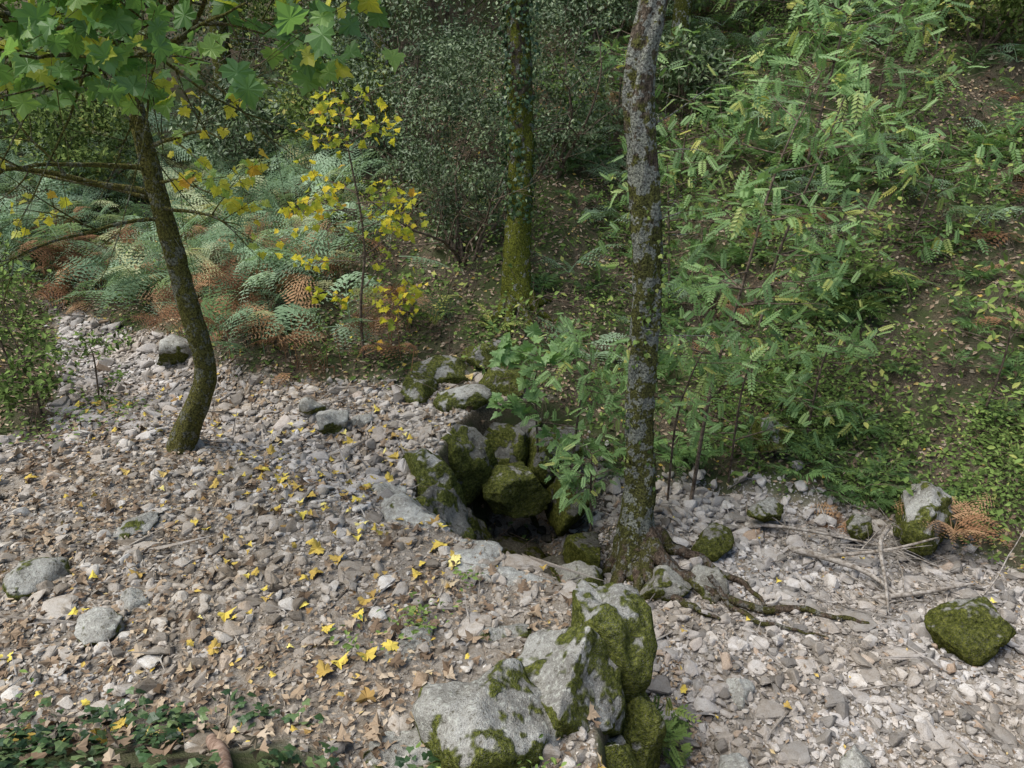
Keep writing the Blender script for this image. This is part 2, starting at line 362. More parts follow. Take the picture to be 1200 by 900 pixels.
BL=[
('mossy_boulder',(-.06,2.78,-.06),(.38,.34,.38),MBo,3,5,.35),
('mossy_boulder',(.23,3.02,-.08),(.33,.30,.42),MBo,4,5,-.3),
('mossy_boulder',(.50,3.36,-.14),(.26,.32,.46),MBm,5,5,.2),
('mossy_boulder',(.50,2.80,-.50),(.24,.26,.46),MBm,6,5,1.2),
('mossy_boulder',(.60,3.12,-.55),(.2,.26,.42),MBm,7,5,.6),
('mossy_boulder',(.66,3.62,-.62),(.22,.26,.4),MBm,70,5,.9),
('mossy_boulder',(.42,2.42,-.5),(.25,.28,.45),MBm,71,5,.1),
('mossy_boulder',(-.5,2.66,-.10),(.26,.22,.2),MBo,8,4,.6),
('mossy_boulder',(.1,2.3,-.2),(.3,.25,.3),MBo,72,4,.6),
('rock_slab',(.05,3.95,-.14),(.36,.24,.16),MBp,9,5,-.3),
('rock_slab',(-.30,4.30,-.14),(.34,.22,.17),MBp,10,5,-.6),
('rock_slab',(.42,3.98,-.40),(.26,.20,.42),MBo,11,5,.3),
('rock_slab',(-.72,4.85,-.17),(.36,.26,.2),MBp,12,5,-.9),
('rock_slab',(-.98,5.2,-.2),(.22,.35,.17),MBp,73,5,-.1),
('rock_slab',(-.08,4.58,-.75),(.4,.28,.6),MBd,13,5,.5),
('rock_slab',(-.60,5.15,-.62),(.28,.45,.62),MBd,14,5,.2),
('rock_slab',(-.42,4.85,-.95),(.3,.3,.4),MBd,74,5,.9),
('rock_slab',(-.70,5.75,-.42),(.30,.45,.50),MBm,15,5,.1),
('rock_slab',(-.45,5.75,-.95),(.3,.4,.35),MBd,75,5,.4),
('mossy_boulder',(-.50,6.35,-.35),(.38,.33,.45),MBd,16,5,.5),
('mossy_boulder',(.06,6.2,-.62),(.34,.28,.26),MBm,17,5,.3),
('rock_slab',(-.15,6.85,-.4),(.5,.3,.45),MBd,18,5,.0),
('mossy_boulder',(-.98,7.05,.05),(.24,.2,.2),MBm,19,4,.9),
('mossy_boulder',(-.5,6.85,.02),(.3,.22,.18),MBo,20,4,.2),
('mossy_boulder',(-.1,7.15,.08),(.28,.2,.2),MBm,21,4,-.5),
('mossy_boulder',(-.75,7.4,.14),(.34,.2,.17),MBm,22,4,.4),
('mossy_boulder',(-.2,7.6,.25),(.34,.22,.18),MBm,23,4,.1),
('mossy_boulder',(.4,6.7,-.45),(.3,.3,.35),MBd,24,4,.1),
('rock_slab',(.55,6.2,-.75),(.22,.3,.3),MBd,76,4,.1),
('rock_slab',(.62,5.6,-.95),(.2,.35,.3),MBd,77,4,.3),
('rock_slab',(.38,5.55,-1.15),(.25,.25,.2),MBd,25,4,.8),
('rock_slab',(.1,5.95,-1.25),(.3,.25,.22),MBd,26,4,.3),
('rock_slab',(.58,5.15,-.9),(.25,.2,.2),MBo,27,4,.3),
('rock',(-1.75,6.45,.02),(.17,.14,.14),MBp,28,4,.3),
('rock',(-1.45,6.5,-.02),(.12,.10,.09),MBp,29,4,.3),
('rock',(-2.0,6.75,.02),(.13,.10,.11),MBp,30,4,.8),
('rock',(-3.98,8.25,.1),(.28,.22,.2),MBp,31,4,.3),
('rock',(-2.42,3.5,.03),(.15,.13,.09),MBp,32,4,.3),
('rock',(-2.75,4.6,.0),(.19,.12,.07),MBo,33,4,.5),
('rock',(-3.05,3.95,.03),(.2,.16,.11),MBo,34,4,.5),
('rock',(-2.35,3.75,.02),(.1,.09,.06),MBp,35,4,1.5),
('mossy_boulder',(3.35,4.35,-.72),(.28,.21,.2),MBm,36,5,.2),
('mossy_boulder',(3.62,5.62,-.58),(.30,.25,.28),MBo,37,5,.8),
('rock',(3.15,5.75,-.7),(.16,.12,.1),MBo,38,4,.8),
('rock',(2.35,5.95,-.68),(.2,.14,.1),MBo,39,4,.8),
('rock_slab',(1.25,4.98,-.8),(.22,.16,.16),MBo,40,4,.4),
('rock_slab',(1.62,5.05,-.85),(.2,.15,.14),MBo,41,4,1.4),
('mossy_boulder',(1.75,5.5,-.72),(.2,.16,.14),MBm,42,4,1.0),
('mossy_boulder',(2.6,6.7,-.3),(.25,.2,.18),MBm,43,4,1.0),
('rock',(1.55,3.9,-.84),(.13,.1,.07),MBp,44,4,1.0),
('rock',(1.32,3.28,-.84),(.12,.09,.07),MBp,45,4,.2),
('rock',(2.1,3.3,-.84),(.14,.1,.07),MBp,46,4,.9),
('rock_slab',(-.62,3.45,-.06),(.28,.18,.09),MBo,47,4,.9),
('rock_slab',(-.15,3.5,-.05),(.28,.2,.1),MBo,48,4,.2),
]
for (nm,lc,sz,mt,sd_,sb,rt) in BL: boulder(nm,lc,sz,mt,sd_,sb,rot=rt)
# ------------------------------------------------------------------ leaf bases
LEAFQ=B([(0,0,0),(.26,.42,.05),(0,1,-.06),(-.26,.42,.05)],[(0,1,2,3)])
LEAF=B([(0,0,0),(.2,.22,.05),(.25,.55,.05),(0,1,-.1),(-.25,.55,.05),(-.2,.22,.05)],[(0,1,2,3),(0,3,4,5)])
def maple(curl=.15,w=1.):
    o=[(0,0),(.14,-.12),(.40,-.12),(.34,.06),(.52,.12),(.66,.30),(.50,.36),(.48,.56),(.32,.52),(.26,.66),(.16,.74),(0,1.0)]
    pts=o+[(-a,b) for a,b in o[-2:0:-1]]
    v=[(0,.3,0)]+[(a*w,b,curl*((a*a)*1.2-(b-.3)**2)+.03*(-1)**k) for k,(a,b) in enumerate(pts)]
    n=len(pts)
    return B(v,[(0,1+i,1+(i+1)%n) for i in range(n)])
MAPLE=maple(-.35);MAPLE2=maple(.3,.9);MAPLEC=maple(.7);MAPLED=maple(-.8,.8)
IVY=B([(0,.0,0),(.3,-.05,.04),(.45,.3,-.02),(.22,.5,.03),(0,.9,-.05),(-.22,.5,.03),(-.45,.3,-.02),(-.3,-.05,.04),(0,.3,.05)],[(8,i,(i+1)%8) for i in range(8)])
def pinnate(pairs=6,lw=.10,ll=.30,droop=.25):
    parts=[];
    for i in range(pairs+1):
        t=.22+.78*i/(pairs);z=-droop*t*t
        if i==pairs: parts.append(xf(LEAFQ,np.diag([lw*2.6,ll,ll]),(0,t*.98,z)));break
        for s in(-1,1):
            a=s*math.radians(62-12*t);k=ll*(1-.35*abs(t-.55))
            M=np.array([[math.cos(a),math.sin(a),0],[-math.sin(a),math.cos(a),0],[0,-.25,1]])@np.diag([lw*2.6,k,k])
            parts.append(xf(LEAFQ,M,(0,t,z)))
    st=B([(-.006,0,0),(.006,0,0),(.004,.6,-droop*.36),(-.004,.6,-droop*.36),(.0,1,-droop)],[(0,1,2,3),(3,2,4)])
    parts.append(st);return merge(parts)
PIN=[pinnate(7,.10,.26,.25),pinnate(6,.11,.29,.5),pinnate(8,.085,.24,.1)]
def frond(pairs=13,arch=.45,bip=True,wid=.42,rs=1):
    r=np.random.default_rng(rs);parts=[]
    def pos(t): return np.array([.06*math.sin(t*3+rs)*t,t*(1-.18*arch*t),arch*(.9*t-1.25*t*t)])
    for i in range(pairs):
        t=.24+.75*(i/pairs)**.9;L=wid*(1-((t-.24)/.78))**.75*r.uniform(.75,1.1)+.03
        for s in(-1,1):
            if bip and r.random()<.06: continue
            o=pos(t);a=math.radians(68-20*t+r.normal()*5)*s;di=np.array([math.sin(a),math.cos(a),-.45*r.random()-.05]);di/=np.linalg.norm(di)
            nn=np.array([0,.15,1.]);nn-=di*(nn@di);nn/=np.linalg.norm(nn);xx=np.cross(di,nn)
            if bip:
                m=max(3,int(8*L/wid))
                for k in range(m):
                    u=(k+.5)/m;pl=.28*L*(1-u*.85)+.012
                    for s2 in(-1,1):
                        b=math.radians(68)*s2
                        dd=di*math.cos(b)+xx*math.sin(b)
                        M=np.stack([np.cross(dd,nn)*pl*.7,dd*pl,nn*pl],1)
                        parts.append(xf(LEAFQ,M,o+di*L*u+np.array([0,0,-.25*L*u*u])))
            else:
                M=np.stack([xx*L*.35,di*L,nn*L],1);parts.append(xf(LEAFQ,M,o))
    ts=np.linspace(0,1,7);v=[];f=[]
    for k,t in enumerate(ts):
        p=pos(t);w=.008*(1-.8*t);v+= [tuple(p+np.array([w,0,0])),tuple(p+np.array([-w,0,0])),tuple(p+np.array([0,0,w*1.5]))]
        if k: 
            a=3*(k-1);b=3*k;f+=[(a,a+1,b+1,b),(a+1,a+2,b+2,b+1),(a+2,a,b,b+2)]
    parts.append(B(v,f));return merge(parts)
BRK=[frond(11,.45,True,.40,1),frond(11,.8,True,.44,2),frond(9,.2,True,.38,3),frond(9,1.1,True,.42,6)]
MFERN=[frond(20,.8,False,.2,4),frond(20,.55,False,.2,5)]
# ------------------------------------------------------------------ leaf mats
M_green=leafmat('leaf_green',[(0,(.055,.085,.026)),(.5,(.13,.195,.052)),(.8,(.20,.285,.08)),(1,(.36,.37,.11))],.2,spec=.3)
M_rowan=leafmat('leaf_rowan',[(0,(.12,.21,.075)),(.5,(.22,.36,.13)),(.88,(.32,.47,.18)),(1,(.52,.50,.13))],.35,.45,.4)
M_syc=leafmat('leaf_sycamore',[(0,(.11,.21,.075)),(.45,(.20,.36,.12)),(.72,(.33,.48,.13)),(.82,(.60,.58,.08)),(.96,(.74,.64,.08)),(1,(.6,.30,.06))],.5,.45,.5)
M_yel=leafmat('leaf_yellow',[(0,(.2,.28,.06)),(.25,(.42,.46,.08)),(.6,(.68,.61,.07)),(.9,(.78,.63,.08)),(1,(.5,.27,.06))],.5,spec=.3)
M_holly=leafmat('leaf_holly',[(0,(.035,.058,.025)),(.6,(.10,.145,.062)),(1,(.23,.29,.14))],.1,.45,.4)
M_ivy=leafmat('leaf_ivy',[(0,(.015,.035,.014)),(.6,(.05,.10,.035)),(1,(.15,.21,.08))],.15,.4,.4)
M_brk=leafmat('bracken_green',[(0,(.13,.20,.11)),(.5,(.27,.38,.24)),(.88,(.41,.52,.37)),(1,(.50,.46,.23))],.3,spec=.3)
M_dead=leafmat('bracken_dead',[(0,(.13,.07,.04)),(.5,(.29,.16,.085)),(1,(.46,.30,.17))],.2,.8,.1)
M_litter=leafmat('leaf_litter',[(0,(.10,.07,.045)),(.35,(.24,.17,.115)),(.7,(.39,.295,.20)),(.93,(.52,.43,.32)),(1,(.6,.42,.08))],.1,.7,.2)
M_fyel=leafmat('fallen_yellow',[(0,(.30,.18,.08)),(.35,(.58,.42,.10)),(.8,(.77,.62,.12)),(1,(.82,.72,.28))],.1,.6,.2)
M_far=leafmat('leaf_far',[(0,(.04,.06,.02)),(.5,(.125,.175,.05)),(.85,(.23,.285,.08)),(1,(.46,.38,.13))],.2,spec=.3)
B_syc=barkmat('bark_sycamore',(.11,.09,.06),.30,.62,5,((.035,.035,.012),(.19,.18,.05)),(.25,.25,.2))
B_mid=barkmat('bark_alder',(.10,.08,.06),.42,.62,3.6,((.025,.028,.012),(.17,.175,.05)),(.38,.39,.34),6)
B_back=barkmat('bark_mossy',(.08,.065,.05),.15,.8,3.0,((.04,.05,.01),(.20,.22,.03)))
B_twig=plainbark('bark_twig',(.07,.052,.038),(.22,.17,.13))
B_root=barkmat('bark_root',(.11,.082,.06),.25,.42,1.0,((.03,.032,.012),(.12,.12,.035)),(.26,.25,.22))
B_dead=plainbark('bark_dead',(.17,.14,.11),(.44,.40,.35))
B_pink=plainbark('wood_broken',(.17,.11,.08),(.36,.26,.20))
B_far=barkmat('bark_far',(.08,.07,.05),.25,.5,9)
# ------------------------------------------------------------------ scatter leaves on ground
def ground_leaves(mb,x,y,s,base,lift=.01,tilt=.4,mi=0,rlo=0,rhi=1,zup=None,rd=None):
    n=len(x)
    if n==0:return
    z=H(x,y)+lift+(zup if zup is not None else 0)
    a=rng.uniform(0,2*PI,n);D=np.stack([np.cos(a),np.sin(a),rng.normal(0,tilt*.5,n)],1)
    Nn=Hn(x,y);N=Nn+rng.normal(size=(n,3))*tilt
    D=D-Nn*(D*Nn).sum(1,keepdims=True)*.8
    bases=base if isinstance(base,list) else [base];kk=rng.integers(0,len(bases),n)
    Mx=frames(D,N,s);rd=rng.uniform(rlo,rhi,n) if rd is None else rd;L=np.stack([x,y,z],1)
    for b in range(len(bases)):
        q=kk==b;mb.inst(bases[b],Mx[q],L[q],rd[q],mi)
hillm=lambda x,y:(1-gravelmask(x,y))*(y>2.9)*wedge(x,y)
mb=MB()
x,y=scatter(50000,-9,9,3,15,hillm);ground_leaves(mb,x,y,rng.uniform(.03,.08,len(x)),LEAFQ,.012,.5)
x,y=scatter(9000,-6,1.2,2,8,lambda x,y:gravelmask(x,y)*wedge(x,y)*sstep(.38,.62,fbm(x*1.3,y*1.3,91,3))*(1-.8*chan(x,y)))
ground_leaves(mb,x,y,rng.uniform(.02,.06,len(x)),LEAFQ,.03,.45)
x,y=scatter(900,.5,6,2,7,lambda x,y:gravelmask(x,y)*wedge(x,y));ground_leaves(mb,x,y,rng.uniform(.02,.05,len(x)),LEAFQ,.04,.45)
x,y=scatter(1200,-.9,1.1,4.3,7,lambda x,y:low(x,y));ground_leaves(mb,x,y,rng.uniform(.02,.06,len(x)),LEAFQ,.02,.45)
x,y=scatter(650,-6,1.2,2,8,lambda x,y:gravelmask(x,y)*wedge(x,y)*(1-low(x,y)))
ground_leaves(mb,x,y,rng.uniform(.035,.09,len(x)),[MAPLEC,MAPLED],.04,.4)
mb.build('leaf_litter',[M_litter])
mb=MB()
x,y=scatter(330,-6,1.0,2.2,7.5,lambda x,y:(1-low(x,y))*gravelmask(x,y)*wedge(x,y)*(.15+.85*sstep(.45,.62,fbm(x*.8,y*.8,14,2))));ground_leaves(mb,x,y,psize(len(x),.038,.10,2.),[MAPLEC,MAPLED,MAPLE],.04,.4)
x,y=scatter(110,-4,4,2,9,lambda x,y:wedge(x,y));ground_leaves(mb,x,y,rng.uniform(.025,.055,len(x)),MAPLEC,.05,.3)
mb.build('fallen_maple_leaves',[M_fyel])
# ------------------------------------------------------------------ undergrowth on the hillside
mb=MB()
def patchcol(x,y): return np.clip(.1+.7*fbm(x*1.7,y*1.7,101,3)+rng.normal(0,.22,len(x)),0,1)
dg=lambda x,y:hillm(x,y)*sstep(.35,.58,fbm(x*1.3,y*1.3,55,4))*(.3+.7*sstep(.5,3.2,x))*(.55+.45*sstep(6.5,9,y))
x,y=scatter(90000,-9,10,3,16,dg)
ground_leaves(mb,x,y,psize(len(x),.03,.10,2.5),LEAFQ,.01,.65,0,zup=np.abs(rng.normal(0,.14,len(x)))*(.3+2.2*sstep(.4,.8,fbm(x*2,y*2,3,2))),rd=patchcol(x,y))
dh=lambda x,y:hillm(x,y)*np.exp(-((y-Fy(x)-.85)/.7)**2)*sstep(1.7,2.4,x)*sstep(.42,.6,fbm(x*2.,y*2,56,3))
x,y=scatter(8000,1.5,7,4,9,dh)
ground_leaves(mb,x,y,rng.uniform(.03,.06,len(x)),LEAFQ,.01,.6,0,zup=np.abs(rng.normal(0,.2,len(x)))*(.3+1.6*fbm(x*3,y*3,5,2)),rd=patchcol(x,y))
mb.build('hillside_undergrowth',[M_green])
mb=MB()
def fern_clump(mb,x,y,n,L,bases,mi=0,up=.7,z=None,rlo=0,rhi=1):
    zz=hz(x,y) if z is None else z
    a=rng.uniform(0,2*PI)+np.arange(n)*2*PI/n+rng.normal(0,.2,n)
    D=np.stack([np.cos(a),np.sin(a),np.full(n,up)+rng.normal(0,.15,n)],1)
    N=np.tile([0,0,1.],(n,1))+rng.normal(size=(n,3))*.2
    l=L*rng.uniform(.75,1.15,n);k=rng.integers(0,len(bases),n)
    Mx=frames(D,N,l)
    for b in range(len(bases)):
        q=k==b;mb.inst(bases[b],Mx[q],np.tile([x,y,zz],(q.sum(),1)),rng.uniform(rlo,rhi,q.sum()),mi)
dfn=lambda x,y:hillm(x,y)*(x>.3)*(.35+.65*sstep(.42,.6,fbm(x*.9,y*.9,66,3)))
x,y=scatter(380,.3,9.8,4.6,15,dfn)
for a,b in zip(x,y): fern_clump(mb,a,b,rng.integers(4,9),rng.uniform(.25,.65),MFERN,0,.7,None,0,.6)
mb.build('fern_patch',[M_rowan])
mb=MB()
x,y=scatter(150,.6,9.8,7.5,16,dfn)
for a,b in zip(x,y): fern_clump(mb,a,b,rng.integers(3,6),rng.uniform(.4,.8),BRK,0,.5,hz(a,b)+rng.uniform(.05,.35),0,.7)
mb.build('bracken_patch',[M_brk])
mb=MB()
x,y=scatter(50,.6,9.5,6.5,15,dfn)
for a,b in zip(x,y): fern_clump(mb,a,b,rng.integers(2,5),rng.uniform(.3,.65),BRK,0,.2,hz(a,b)+rng.uniform(.05,.2))
mb.build('dead_bracken_patch',[M_dead])
mb=MB();fern_clump(mb,3.75,7.9,15,.75,MFERN);fern_clump(mb,3.95,8.1,9,.6,MFERN);mb.build('male_fern',[M_green])
mb=MB();fern_clump(mb,-.9,8.2,9,.6,MFERN);fern_clump(mb,-.2,8.0,7,.5,MFERN);mb.build('male_fern',[M_green])
def bracken(name,n,x0,x1,y0,y1,dens,mat,L=(.55,1.0),lift=(.0,.45),rlo=0,rhi=1):
    mb=MB();x,y=scatter(n,x0,x1,y0,y1,dens);n=len(x)
    a=rng.uniform(0,2*PI,n);D=np.stack([np.cos(a),np.sin(a)-.25,rng.uniform(-.1,1.1,n)],1)
    N=np.tile([0,-.15,1.],(n,1))+rng.normal(size=(n,3))*.45
    S=rng.uniform(L[0],L[1],n)**1.0;z=H(x,y)+rng.uniform(lift[0],lift[1],n)
    Mx=frames(D,N,S);k=rng.integers(0,4,n);rd=rng.uniform(rlo,rhi,n)
    for b in range(4):
        q=k==b;mb.inst(BRK[b],Mx[q],np.stack([x[q],y[q],z[q]],1),rd[q])
    for i in range(0,n,2): mb.tube([(x[i]+rng.normal()*.05,y[i],z[i]-.6),(x[i],y[i],z[i]+.02)],[.006,.004],3)
    return mb.build(name,[mat])
db=lambda x,y:(y-Fy(x)>.25)*wedge(x,y,.6)*sstep(-.9,-2.2,x+ (y-8)*.12)*(.3+.7*sstep(.38,.55,fbm(x*.8,y*.8,88,2)))
bracken('bracken_bank',1200,-12,-.8,7.4,17,db,M_brk,(.45,1.05),(.0,.6))
ddb=lambda x,y:(y-Fy(x)>-.05)*(y-Fy(x)<2.)*wedge(x,y,.6)*sstep(-.9,-1.6,x)*sstep(.38,.58,fbm(x*1.1,y*1.1,89,2))
bracken('dead_bracken',210,-7,-.9,7,12,ddb,M_dead,(.35,.75),(.05,.55))
def onebr(x,y,n,L,mat,name,up=.3,z=None):
    mb=MB();fern_clump(mb,x,y,n,L,BRK,up=up,z=z);return mb.build(name,[mat])
onebr(3.85,5.5,9,.5,M_dead,'dead_bracken',.5,hz(3.85,5.5)+.25);onebr(3.05,5.95,6,.4,M_dead,'dead_bracken',.5)
# ------------------------------------------------------------------ woody plants
def branch(mb,p0,d0,L,r0,lev,tips,wander=.18,grav=0.,kids=4,seg=5,mi=0,ang=.8,step=.1,ratio=.55):
    n=max(4,int(L/step));st=L/n;p=np.array(p0,float);d=np.array(d0,float);d/=np.linalg.norm(d)
    P=[p.copy()];Ds=[d.copy()]
    for i in range(n):
        d=d+rng.normal(size=3)*wander*math.sqrt(st/.1)*.5+np.array([0,0,grav*st]);d/=np.linalg.norm(d);p=p+d*st;P.append(p.copy());Ds.append(d.copy())
    r=r0*(1-.8*np.linspace(0,1,n+1));mb.tube(P,np.maximum(r,.0015),seg if lev>0 else 4,mi)
    if lev<=1:
        k0=0 if lev==0 else n//2
        tips+= [(P[k],Ds[k]) for k in range(k0,n+1)]
    if lev>0:
        for c in range(kids):
            k=int(n*rng.uniform(.25,.98));q=rdir(1)[0];q-=Ds[k]*(q@Ds[k]);q/=np.linalg.norm(q)
            dd=Ds[k]*math.cos(ang)+q*math.sin(ang)
            branch(mb,P[k],dd,L*ratio*rng.uniform(.6,1.1),r[k]*.6,lev-1,tips,wander,grav,kids,seg,mi,ang,step,ratio)
def leaves_on(mb,tips,per,s,base,mi=1,spread=.05,out=.6,hang=-.1,rlo=0,rhi=1,face=None,rand=.5):
    P=np.array([t[0] for t in tips]);D=np.array([t[1] for t in tips])
    n=int(len(P)*per);
    if n==0:return
    k=rng.integers(0,len(P),n);P=P[k]+rng.normal(size=(n,3))*spread;D=D[k]*.5+rdir(n)*out+np.array([0,0,hang])
    N=np.tile([0,0,1.] if face is None else face,(n,1))+rng.normal(size=(n,3))*rand
    bases=base if isinstance(base,list) else [base];kk=rng.integers(0,len(bases),n)
    Mx=frames(D,N,rng.uniform(s[0],s[1],n));rd=rng.uniform(rlo,rhi,n)
    for b in range(len(bases)):
        q=kk==b;mb.inst(bases[b],Mx[q],P[q],rd[q],mi)
def trunk(mb,pts,rad,n=70,seg=22,rough=.14,rs=0,mi=0):
    A=crom(np.hstack([np.array(pts,float),np.array(rad,float)[:,None]]),n);mb.tube(A[:,:3],A[:,3],seg,mi,.5,rough,rs)
MM=[MAPLE,MAPLE2]
# sycamore (left)
mb=MB();z0=hz(-2.9,5.95)
trunk(mb,[(-2.97,5.95,z0-.15),(-2.93,5.95,z0+.08),(-2.74,5.97,.45),(-2.66,6,.75),(-2.73,6,1.42),(-2.81,6,2.18),(-2.86,6,2.88),(-2.86,6,3.3),(-2.9,6.1,4.6),(-2.8,6.2,6.2)],[.17,.12,.095,.09,.083,.074,.066,.06,.045,.02],90,22,.2)
tips=[];ty=[]
for (p,d,L,r) in [((-2.8,6,2.2),(-1,-.35,.05),1.9,.03),((-2.8,6,2.15),(-1,.2,.2),2.0,.025),((-2.75,5.95,2.1),(1,-.25,.0),1.0,.018),((-2.84,6,2.55),(.9,-.3,.15),1.1,.02),((-2.82,6,2.4),(-.8,-.9,.15),1.8,.022),((-2.8,6,2.0),(-1,-.5,.05),1.6,.018),((-2.8,6,2.3),(.8,-.6,.1),1.0,.015)]:
    branch(mb,p,d,L,r,2,ty,.2,0.02,4)
ty=[t for t in ty if t[0][2]>1.9]
leaves_on(mb,ty,.33,(.05,.09),MM,1,.04,.6,-.5,.7,1,(0,-.8,.5),.6)
for (p,d,L,r) in [((-2.85,6,3.2),(.75,-.75,.08),2.5,.03),((-2.86,6,3.4),(.25,-1,.05),2.6,.03),((-2.86,6,3.5),(-.3,-1,.02),2.4,.03),((-2.87,6,3.6),(1,-.45,.06),2.3,.03),((-2.9,6,3.9),(.5,-1,.0),2.9,.03),((-2.9,6,4.0),(0,-1,-0.05),2.9,.03),((-2.87,6,3.3),(-.8,-.7,.1),1.9,.03),((-2.87,6,3.3),(.9,-.9,.03),2.6,.025),((-2.87,6,3.3),(.2,-1,.03),2.5,.025),((-2.87,6,3.35),(.6,-.5,.03),2.,.025),((-2.87,6,3.3),(-.5,-1,.02),2.5,.025),((-2.87,6,3.25),(.9,-1.,-.01),2.9,.025)]:
    branch(mb,p,d,L,r,2,tips,.12,.02,5)
tips=[t for t in tips if t[0][2]>2.95+.1*max(0,t[0][0]+2)]
leaves_on(mb,tips,.8,(.085,.15),MM,1,.05,.7,-.3,0,.87,(0,-.6,.8),.5)
mb.build('sycamore_tree',[B_syc,M_syc])
mb=MB();tips=[];z0=hz(-1.6,7.6)
trunk(mb,[(-1.62,7.6,z0-.05),(-1.6,7.55,z0+.6),(-1.5,7.5,z0+1.3),(-1.55,7.4,z0+2.1),(-1.65,7.3,z0+2.9)],[.018,.016,.012,.009,.004],24,6,0)
for k in range(26):
    t=rng.uniform(.15,1);p=(-1.6+.1*t,7.6-.25*t,z0+2.7*t);a=rng.uniform(0,2*PI)
    branch(mb,p,(math.cos(a)*1.2,math.sin(a)*.9,.4),.75*(1.15-t*.6),.007,1,tips,.2,-.1,3)
leaves_on(mb,tips,.75,(.045,.09),MM,1,.04,.6,-.3,0,1,(0,-.7,.6),.6)
mb.build('maple_sapling',[B_twig,M_yel])
# alder (centre)
mb=MB();z0=hz(1.07,5.42)
trunk(mb,[(1.08,5.42,z0-.25),(1.07,5.42,z0),(1.06,5.43,z0+.22),(1.07,5.45,-.05),(1.03,5.45,.8),(1.02,5.45,1.62),(.94,5.45,2.43),(.87,5.45,3.0),(.93,5.45,3.55),(1.05,5.5,4.6),(1.0,5.6,6.5),(1.05,5.7,8.5)],[.27,.21,.155,.125,.112,.104,.098,.092,.084,.07,.05,.03],170,32,.3,3)
for pts,rad in [([(1.12,5.4),(1.42,5.1),(1.71,4.88),(2.2,4.73),(2.76,4.6)],[.10,.055,.038,.028,.012]),
    ([(1.1,5.38),(1.2,5.05),(1.45,4.75),(1.6,4.6)],[.1,.05,.028,.010]),([(1.0,5.38),(.85,5.1),(.7,4.95)],[.09,.04,.012]),
    ([(1.12,5.42),(1.5,5.35),(1.9,5.05),(2.05,4.85)],[.09,.045,.025,.01]),([(1.05,5.38),(1.07,5.1),(1.0,4.9)],[.1,.05,.015]),([(1.02,5.42),(.75,5.4),(.55,5.3)],[.08,.035,.012]),([(1.6,4.95),(1.9,4.6),(2.4,4.45)],[.025,.018,.006])]:
    A=crom(np.array([(a,b,r) for (a,b),r in zip(pts,rad)]),40)
    wob=(fbm(A[:,0]*7,A[:,1]*7,2,2)-.5)*.10
    zz=H(A[:,0]+wob,A[:,1]+wob)+A[:,2]*.6+.035;zz[:9]+=np.linspace(.16,0,9)**1.0
    mb.tube(np.stack([A[:,0]+wob,A[:,1]+wob,zz],1),A[:,2],10,2,.5,.3)
tips=[]
for k in range(11):
    z=rng.uniform(.9,3.4);a=rng.uniform(0,2*PI);branch(mb,(1.0,5.45,z),(math.cos(a),math.sin(a),.3),rng.uniform(.3,.8),.007,1,tips,.2,0,2)
leaves_on(mb,tips,.25,(.04,.08),LEAF,1,.03,.6,-.2)
n=700;zz=rng.uniform(-.1,2.2,n);a=rng.uniform(0,2*PI,n);rr=.11+np.abs(rng.normal(0,.03,n))
L=np.stack([1.05-.01*zz+rr*np.cos(a),5.45+rr*np.sin(a),zz],1);Nn=np.stack([np.cos(a),np.sin(a),np.full(n,.3)],1)+rng.normal(size=(n,3))*.4
sel=fbm(zz*2.5,a*1.2,8,2)>.52
mb.inst(IVY,frames(np.tile([0,0,-1.],(n,1))+rng.normal(size=(n,3))*.6,Nn,rng.uniform(.03,.05,n))[sel],L[sel],rng.uniform(0,1,n)[sel],1)
tips=[]
for k in range(7):
    z=rng.uniform(5,8);a=rng.uniform(0,2*PI);branch(mb,(1.,5.5,z),(math.cos(a),math.sin(a),.4),rng.uniform(1.,1.8),.02,2,tips,.2,0,3)
leaves_on(mb,tips,.4,(.06,.1),LEAF,1,.06,.6,-.2)
mb.build('alder_tree',[B_mid,M_green,B_root])
# ivy clad tree behind
mb=MB();z0=hz(.05,8.45)
trunk(mb,[(.05,8.45,z0-.2),(.05,8.45,z0+.05),(.06,8.45,z0+.5),(.1,8.5,z0+1.3),(.08,8.5,z0+2.5),(.03,8.5,z0+4),(.1,8.6,z0+7),(.1,8.6,z0+10)],[.27,.21,.155,.14,.125,.11,.09,.05],80,20,.25,6)
for a0 in(-2.6,-1.9,-1.2,-.4,.3):
    A=crom(np.array([(.05+.1*math.cos(a0),8.4+.1*math.sin(a0),.08),(.05+.3*math.cos(a0),8.4+.3*math.sin(a0),.05),(.05+.5*math.cos(a0+.2),8.4+.5*math.sin(a0+.2),.02)]),14)
    zz=H(A[:,0],A[:,1])+A[:,2]*.4;zz[:5]+=np.linspace(.15,0,5);mb.tube(np.stack([A[:,0],A[:,1],zz],1),A[:,2],8,0,.5,.1)
n=4200;zz=rng.uniform(z0+1.0,z0+5.5,n);a=rng.uniform(0,2*PI,n);rr=.12+np.abs(rng.normal(0,.05,n))*(.3+1.3*fbm(zz*1.5,a,4,2))
L=np.stack([.07+rr*np.cos(a),8.5+rr*np.sin(a),zz],1);Nn=np.stack([np.cos(a),np.sin(a),np.full(n,.3)],1)+rng.normal(size=(n,3))*.4
sel=fbm(zz*2.,a*.9,18,2)>.38
mb.inst(IVY,frames(np.tile([0,0,-1.],(n,1))+rng.normal(size=(n,3))*.6,Nn,rng.uniform(.03,.06,n))[sel],L[sel],rng.uniform(0,1,n)[sel],1)
tips=[]
for k in range(9):
    z=rng.uniform(3,8);a=rng.uniform(0,2*PI);branch(mb,(.07,8.5,z0+z),(math.cos(a),math.sin(a),.4),rng.uniform(1,2.),.02,2,tips,.2,0,4)
leaves_on(mb,tips,.5,(.05,.09),LEAF,1,.08,.6,-.2)
